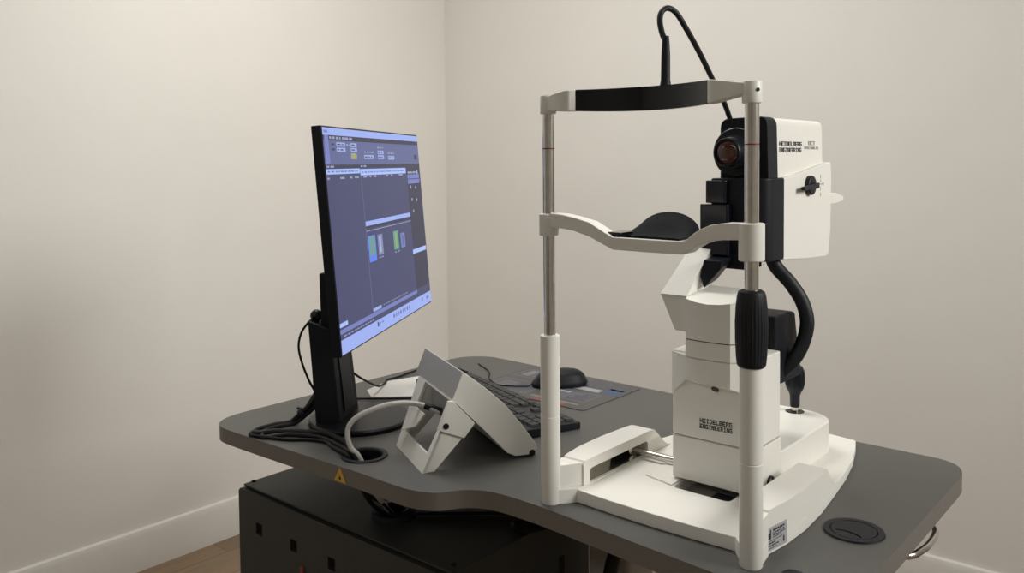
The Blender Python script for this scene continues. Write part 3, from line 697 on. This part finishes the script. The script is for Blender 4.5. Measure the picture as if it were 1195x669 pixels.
# black ribbed grip on the right post
bm = B(); secs = []
for z, r in [(.9880, .0150), (.9905, .0168), (1.000, .0178), (1.020, .0188), (1.040, .0190), (1.058, .0182), (1.071, .0168), (1.0765, .0152), (1.0785, .012)]:
    secs.append([((.3 + (r - (.0006 if (j % 4) >= 2 and .995 < z < 1.06 else 0)) * math.cos(2 * math.pi * j / 112)), (r - (.0006 if (j % 4) >= 2 and .995 < z < 1.06 else 0)) * math.sin(2 * math.pi * j / 112), z) for j in range(112)])
loft(bm, secs); obj('height_grip', bm, M_RUBBER, INS, sharp=25)

# forehead band: white arms and a glossy black strip
def arm(sgn):
    X = (lambda x: x) if sgn < 0 else (lambda x: .3 - x)
    fo = [(.004, -.0095), (.024, -.0165), (.040, -.0190), (.048, -.0165), (.0525, -.0085)]
    bo = [(.004, .0085), (.024, .0045), (.038, .0000), (.046, .0005), (.0525, .0010)]
    zb = [1.3065, 1.3025, 1.2985, 1.2975, 1.2975]; ztp = [1.3195, 1.3225, 1.3250, 1.3258, 1.3260]
    if sgn < 0: zb = [1.301, 1.2985, 1.2978, 1.2975, 1.2975]
    t = B(); loft(t, [[(X(f[0]), f[1], a), (X(b[0]), b[1], a), (X(b[0]), b[1], c), (X(f[0]), f[1], c)] for f, b, a, c in zip(fo, bo, zb, ztp)])
    return t
band_bm = B(); N_ = 25; secs = []
for i in range(N_):
    t = i / (N_ - 1); x = .0525 + t * .195; y = -.0085 + .0285 * (1 - (2 * t - 1) ** 2); dz = .0022 * (1 - (2 * t - 1) ** 2)
    secs.append([(x, y, 1.2975 - dz), (x, y + .0085, 1.2975 - dz), (x, y + .0085, 1.3262 + dz * .2), (x, y, 1.3262 + dz * .2)])
loft(band_bm, secs); band = obj('forehead_band', band_bm, M_GLOSS, INS, .001)
for s in (-1, 1): obj('band_arm', arm(s), M_WHITE, band, .0015)
for zz in (1.318, 1.303):
    bm = B(); lathe(bm, [(.0016, 0), (.0016, .0006), (1e-4, .0007)], (.0600, -.0046, zz), (.25, -1, 0), 12); obj('rivet', bm, M_HOLE, band)
# fixation lamp gooseneck
gn = [(.1695, .026, 1.3262), (.1698, .028, 1.3571), (.1698, .03, 1.3789), (.1624, .032, 1.3929), (.1562, .036, 1.4105), (.1552, .042, 1.4235), (.1594, .05, 1.429), (.1652, .062, 1.4237), (.1703, .08, 1.404), (.1702, .12, 1.3726), (.1662, .17, 1.3353), (.1617, .205, 1.3131), (.1555, .238, 1.2890)]
bm = B(); tube(bm, gn, .0038, 14, 6); gnk = obj('flexible_lamp_arm', bm, M_RUBBER, INS)
bm = B(); lathe(bm, [(.0074, 0), (.0060, .008), (.0057, .040), (.0050, .052), (.0040, .064)], (.1696, .027, 1.3255), (0, .02, 1), 18); obj('sleeve', bm, M_BLACKM, gnk)

# chin rest
def chin():
    L_ = [(.008, 1.1590, 1.1395), (.030, 1.1580, 1.1390), (.050, 1.1550, 1.1365), (.075, 1.1495, 1.1300), (.098, 1.1380, 1.1205), (.112, 1.1315, 1.1150), (.150, 1.1312, 1.1148), (.188, 1.1312, 1.1148), (.213, 1.1315, 1.1150), (.2205, 1.1345, 1.1170), (.229, 1.1415, 1.1230), (.239, 1.1475, 1.1290), (.252, 1.1530, 1.1335), (.270, 1.1560, 1.1360), (.292, 1.1565, 1.1370)]
    t = B(); loft(t, [[(x, -.010, b), (x, .012, b), (x, .012, a), (x, -.010, a)] for x, a, b in L_])
    return t
CH = obj('chin_rest_bar', chin(), M_WHITE, INS, .0015)
for px, z0, z1, r in ((0, 1.1275, 1.1580, .0138), (.3, 1.1125, 1.1568, .0150)):
    bm = B(); lathe(bm, [(.0088, 0), (r - .001, 0), (r, .001), (r, z1 - z0 - .001), (r - .001, z1 - z0), (.0088, z1 - z0)], (px, 0, z0), seg=32); obj('clamp', bm, M_WHITE, CH)
bm = B(); nx, ny = 24, 12; grid = []
for i in range(nx + 1):
    row = []; a = -1 + 2 * i / nx
    for j in range(ny + 1):
        b = j / ny
        x = .158 + a * .049 * (1 - .05 * b); y = -.006 + b * .062 + .004 * (1 - a * a)
        z = 1.1325 + (.0015 - .004 * math.sin(math.pi * min(1, b * 1.4)) * (1 - a * a)) + .0285 * max(0, (b - .25) / .75) ** 1.4 * max(0, 1 - a * a) ** .5
        row.append((x, y, z))
    grid.append(row)
tv = [[bm.verts.new(p) for p in r] for r in grid]; bv = [[bm.verts.new((p[0], p[1] + .004 * (j / ny), max(1.1240, p[2] - .009))) for j, p in enumerate(r)] for r in grid]
for i in range(nx):
    for j in range(ny):
        bm.faces.new((tv[i][j], tv[i + 1][j], tv[i + 1][j + 1], tv[i][j + 1])); bm.faces.new((bv[i][j], bv[i][j + 1], bv[i + 1][j + 1], bv[i + 1][j]))
for i in range(nx):
    for j in (0, ny): bm.faces.new((tv[i][j], tv[i + 1][j], bv[i + 1][j], bv[i][j]))
for j in range(ny):
    for i in (0, nx): bm.faces.new((tv[i][j], tv[i][j + 1], bv[i][j + 1], bv[i][j]))
pad = obj('chin_pad', bm, M_PAD, CH, sharp=50)
bm = B(); prism(bm, rounded([(.0985, -.004), (.122, -.006), (.122, .030), (.104, .030)], .004), 1.130, 1.1375, 'z'); obj('pad_lug', bm, M_GLOSS, pad, .001)

# carriage, column
bm = B(); cr = rounded([(.075, .226), (.240, .226), (.240, .425), (.205, .452), (.110, .452), (.075, .425)], [0, 0, .035, .03, .03, .035])
prism(bm, cr, .7625, .8135, 'z'); CG = obj('carriage', bm, M_WHITE, INS, .0025, 3)
bm = B(); prism(bm, rounded([(.113, .140), (.2405, .140), (.2405, .228), (.113, .228)], .004), .7735, .8355, 'z'); obj('column_base', bm, M_WHITE, CG, .0015)
bm = B(); lathe(bm, [(.0085, 0), (.0105, .0), (.0105, .004), (.0085, .004), (.0085, 0)], (.2395, .187, .7800), (1, 0, 0), 24); obj('axle_bush', bm, M_BLACK, CG)
bm = B(); prism(bm, rounded([(.115, .1415), (.2390, .1415), (.2390, .226), (.115, .226)], .004), .834, .8385, 'z'); obj('seam', bm, M_INKG, CG)
bm = B(); prism(bm, rounded([(.113, .140), (.2400, .140), (.2400, .225), (.113, .225)], .005), .8372, .9590, 'z'); CO = obj('column', bm, M_WHITE, INS, .002, 3)
bm = B(); letters(bm, 'HEIDELBERG', (.158, .1397, .8672), (1, 0, .035), (0, 0, 1), .0040, .0064, .0010); letters(bm, 'ENGINEERING', (.158, .1397, .8592), (1, 0, .035), (0, 0, 1), .0036, .0064, .00095)
obj('lettering', bm, M_INK, CO)
# neck in front of the column
plan = [(.113, .1405), (.1445, .1235), (.160, .1205), (.1785, .1195), (.197, .1203), (.2125, .1225), (.2270, .1405), (.2395, .1415), (.2395, .20), (.113, .20)]
bm = B(); A_ = [bm.verts.new((x, y, .9565)) for x, y in plan]
lowz = [.8950, .9245, .9235, .9225, .9215, .9205, .9110, .9050, .9050, .8950]
B_ = [bm.verts.new((x, y, z)) for (x, y), z in zip(plan, lowz)]
n = len(plan); bm.faces.new(A_)
for i in range(n): bm.faces.new((A_[i], A_[(i + 1) % n], B_[(i + 1) % n], B_[i]))
bmesh.ops.triangle_fill(bm, edges=[bm.edges.get((B_[i], B_[(i + 1) % n])) for i in range(n)], use_beauty=True)
plan2 = [(.1425, .150), (.1445, .1235), (.160, .1205), (.1785, .1195), (.197, .1203), (.2125, .1225), (.2270, .1405), (.2270, .20), (.1425, .20)]
prism(bm, plan2, .955, .9800, 'z')
NK = obj('neck', bm, M_WHITE, INS, sharp=30)
bm = B(); prism(bm, [(x * .985 + .0026, y + .0012) for x, y in plan2], .9785, .9822, 'z'); obj('seam', bm, M_SEAM, NK)
top2 = [1.0425, 1.0375, 1.0345, 1.0330, 1.0340, 1.0365, 1.0410, 1.047, 1.047]
bm = B(); A_ = [bm.verts.new((x, y, z)) for (x, y), z in zip(plan2, top2)]; B_ = [bm.verts.new((x, y, .9815)) for x, y in plan2]; n = len(plan2)
for i in range(n): bm.faces.new((A_[i], A_[(i + 1) % n], B_[(i + 1) % n], B_[i]))
bm.faces.new(B_); bmesh.ops.triangle_fill(bm, edges=[bm.edges.get((A_[i], A_[(i + 1) % n])) for i in range(n)], use_beauty=True)
obj('neck_cap', bm, M_WHITE, NK, sharp=30)
bm = B(); lathe(bm, [(.0055, 0), (.0055, .001), (1e-4, .001)], (.186, .1310, .9150), (.1, -.75, -.65), 16)
obj('release_button', bm, M_SEAM, NK)
# wing and slanted arm carrying the camera head
bm = B(); loft(bm, [[(.100, .130, 1.0400), (.1235, .130, .9890), (.1430, .130, .9890), (.1430, .130, 1.0400)], [(.100, .20, 1.046), (.1235, .20, .9890), (.1430, .20, .9890), (.1430, .20, 1.046)]])
WG = obj('side_bracket', bm, M_WHITE, INS, .001)
bm = B()
prof_y = [(.130, 1.0395), (.215, 1.125), (.235, 1.125), (.235, 1.10), (.185, 1.0395)]
loft(bm, [[(x0 + (.018 if z > 1.08 else 0) * (1 if x0 < .12 else .4), y, z) for y, z in prof_y] for x0 in (.100, .1430)])
obj('support_arm', bm, M_WHITE, WG, .001)
bm = B(); loft(bm, [[(.1445, .165, 1.064), (.1530, .160, 1.048), (.176, .165, 1.076), (.178, .165, 1.088), (.150, .165, 1.088)], [(.1445, .20, 1.074), (.1530, .20, 1.056), (.176, .20, 1.084), (.178, .20, 1.092), (.150, .20, 1.092)]])
obj('tilt_strut', bm, M_BLACK, WG, .0015)

# camera head
bm = B(); hp = rounded([(.152, 1.196), (.149, 1.2895), (.2195, 1.2915), (.2215, 1.196)], [.002, .012, .012, .002])
prism(bm, hp, .250, .428, 'y'); HD = obj('camera_head', bm, M_WHITE, INS, .005, 3)
# lower white shell with concave shoulder
bm = B(); sh = [(.262, 1.2045), (.300, 1.2070), (.340, 1.2125), (.385, 1.2195), (.425, 1.2245), (.4480, 1.2255), (.4500, 1.195), (.4480, 1.12), (.440, 1.0800), (.430, 1.0745), (.35, 1.0780), (.262, 1.0845)]
prism(bm, sh, .150, .2275, 'x'); obj('lower_shell', bm, M_WHITE, HD, .002, 2)
# black front
bm = B(); fp_ = rounded([(.1485, 1.19), (.1485, 1.2905), (.2210, 1.2925), (.2235, 1.19)], [.002, .014, .014, .002])
prism(bm, fp_, .219, .252, 'y'); FS = obj('front_shell', bm, M_BLACKM, HD, .006, 3)
bm = B(); prism(bm, rounded([(.140, .204), (.200, .200), (.2270, .214), (.2285, .263), (.140, .263)], [.006, .004, .012, 0, 0]), 1.0855, 1.2040, 'z'); obj('lower_front', bm, M_BLACKM, FS, .0025)
bm = B(); prism(bm, rounded([(.1360, .196), (.170, .194), (.170, .25), (.1360, .25)], .004), 1.168, 1.2010, 'z'); obj('sensor_block', bm, M_NAVY, FS, .0015)
bm = B(); prism(bm, rounded([(.1290, .192), (.176, .190), (.176, .25), (.1290, .25)], .004), 1.0930, 1.1665, 'z'); obj('sensor_block', bm, M_NAVY, FS, .0015)
bm = B(); prism(bm, rounded([(.145, .200), (.200, .196), (.200, .25), (.145, .25)], .003), 1.074, 1.094, 'z'); obj('lower_lip', bm, M_BLACK, FS, .001)
# objective lens
lc = V((.1755, .219, 1.2412))
bm = B(); lathe(bm, [(.036, 0), (.036, .004), (.0345, .0055), (.0300, .006), (.0300, .008), (.0245, .009), (.0240, .016), (.0220, .017), (.0220, .0205), (.0208, .0215), (.0208, .0335), (.0200, .0350), (.0182, .0355), (.0172, .0345), (.0165, .0325), (1e-4, .0325)], lc, (0, -1, 0), 48)
OL = obj('objective_lens', bm, M_BLACK, HD, sharp=30)
bm = B(); lathe(bm, [(.0166, .0326), (.0145, .0338), (.010, .0350), (.005, .0356), (1e-4, .0357)], lc, (0, -1, 0), 40); obj('front_glass', bm, M_LENS, OL, sharp=60)
# side knob, dial ticks, lever
bm = B(); kc = (.2273, .354, 1.1905)
lathe(bm, [(.0150, 0), (.0150, .006), (.0140, .0075), (1e-4, .0078)], kc, (1, 0, 0), 32)
loft(bm, [[(.2335, .366, 1.186), (.2405, .366, 1.186), (.2405, .366, 1.1945), (.2335, .366, 1.1945)], [(.2345, .308, 1.1840), (.2405, .308, 1.1840), (.2405, .308, 1.1895), (.2345, .308, 1.1895)]])
obj('side_knob', bm, M_BLACK, HD, .0008)
bm = B()
for (y0, y1, z0, z1) in [(.402, .4035, 1.200, 1.206), (.397, .409, 1.1905, 1.192), (.411, .4155, 1.189, 1.194), (.402, .4035, 1.172, 1.178), (.4022, .4032, 1.181, 1.1875), (.4022, .4032, 1.195, 1.1985)]:
    box(bm, .2272, .2279, y0, y1, z0, z1)
obj('dial_marks', bm, M_INKG, HD)
bm = B(); letters(bm, 'HEIDELBERG', (.2208, .2615, 1.2568), (0, 1, 0), (0, 0, 1), .0069, .0068, .0014); letters(bm, 'ENGINEERING', (.2208, .2615, 1.2478), (0, 1, 0), (0, 0, 1), .0062, .0068, .00125)
obj('lettering', bm, M_INK, HD)
bm = B(); letters(bm, 'OCT', (.2208, .370, 1.2585), (0, 1, 0), (0, 0, 1), .0075, .0062, .002); letters(bm, 'SPECTRALIS', (.2208, .354, 1.2500), (0, 1, 0), (0, 0, 1), .0045, .0040, .0012)
obj('lettering', bm, M_INKG, HD)
bm = B(); prism(bm, rounded([(.440, 1.1755), (.490, 1.1745), (.522, 1.1680), (.522, 1.1600), (.490, 1.1570), (.440, 1.1565)], [0, .01, .006, .004, .01, 0]), .203, .2215, 'x'); obj('rear_lever', bm, M_WHITE, HD, .0015)
# head cable sleeve and the box behind the column
hc = [(.203, .272, 1.0900), (.2109, .275, 1.0711), (.2298, .28, 1.0492), (.246, .285, 1.0223), (.2538, .285, .9929), (.2496, .28, .9629), (.2397, .27, .938), (.225, .262, .9196)]
bm = B(); tube(bm, hc, .0103, 18, 8); obj('head_cable', bm, M_RUBBER, INS)
bm = B(); prism(bm, [(.224, .905), (.320, .905), (.306, .962), (.296, 1.004), (.285, 1.0065), (.224, 1.0065)], .15, .232, 'x'); obj('rear_unit', bm, M_BLACKM, INS, .004)
# joystick
bm = B(); jo = (.1765, .4300, .8130)
lathe(bm, [(.0150, 0), (.0150, .0012), (.0125, .0016), (.0090, .0008), (1e-4, .0008)], jo, seg=28); JB = obj('joystick', bm, M_BLACK, INS)
bm = B(); lathe(bm, [(.0062, .0005), (.0062, .0090), (.0050, .0095), (.0050, .012)], jo, seg=20); obj('chrome_collar', bm, M_STEEL, JB)
bm = B()
lathe(bm, [(.0070, .0085), (.0078, .010), (.0082, .028), (.0105, .034), (.0140, .040), (.0155, .047), (.0152, .060), (.0140, .0700), (.0120, .0755), (.0085, .0775), (.0080, .0795), (.0050, .0800), (1e-4, .0800)], jo, seg=28)
obj('joystick_handle', bm, M_BLACK, JB, sharp=40)
bm = B(); 
for k in range(10):
    t = 2 * math.pi * k / 10; c, s = math.cos(t), math.sin(t)
    tube(bm, [(jo[0] + c * .0150, jo[1] + s * .0150, jo[2] + .046), (jo[0] + c * .0150, jo[1] + s * .0150, jo[2] + .060), (jo[0] + c * .0138, jo[1] + s * .0138, jo[2] + .070)], .0011, 6, 3)
obj('grip_ribs', bm, M_BLACK, JB)
bpy.context.view_layer.update()
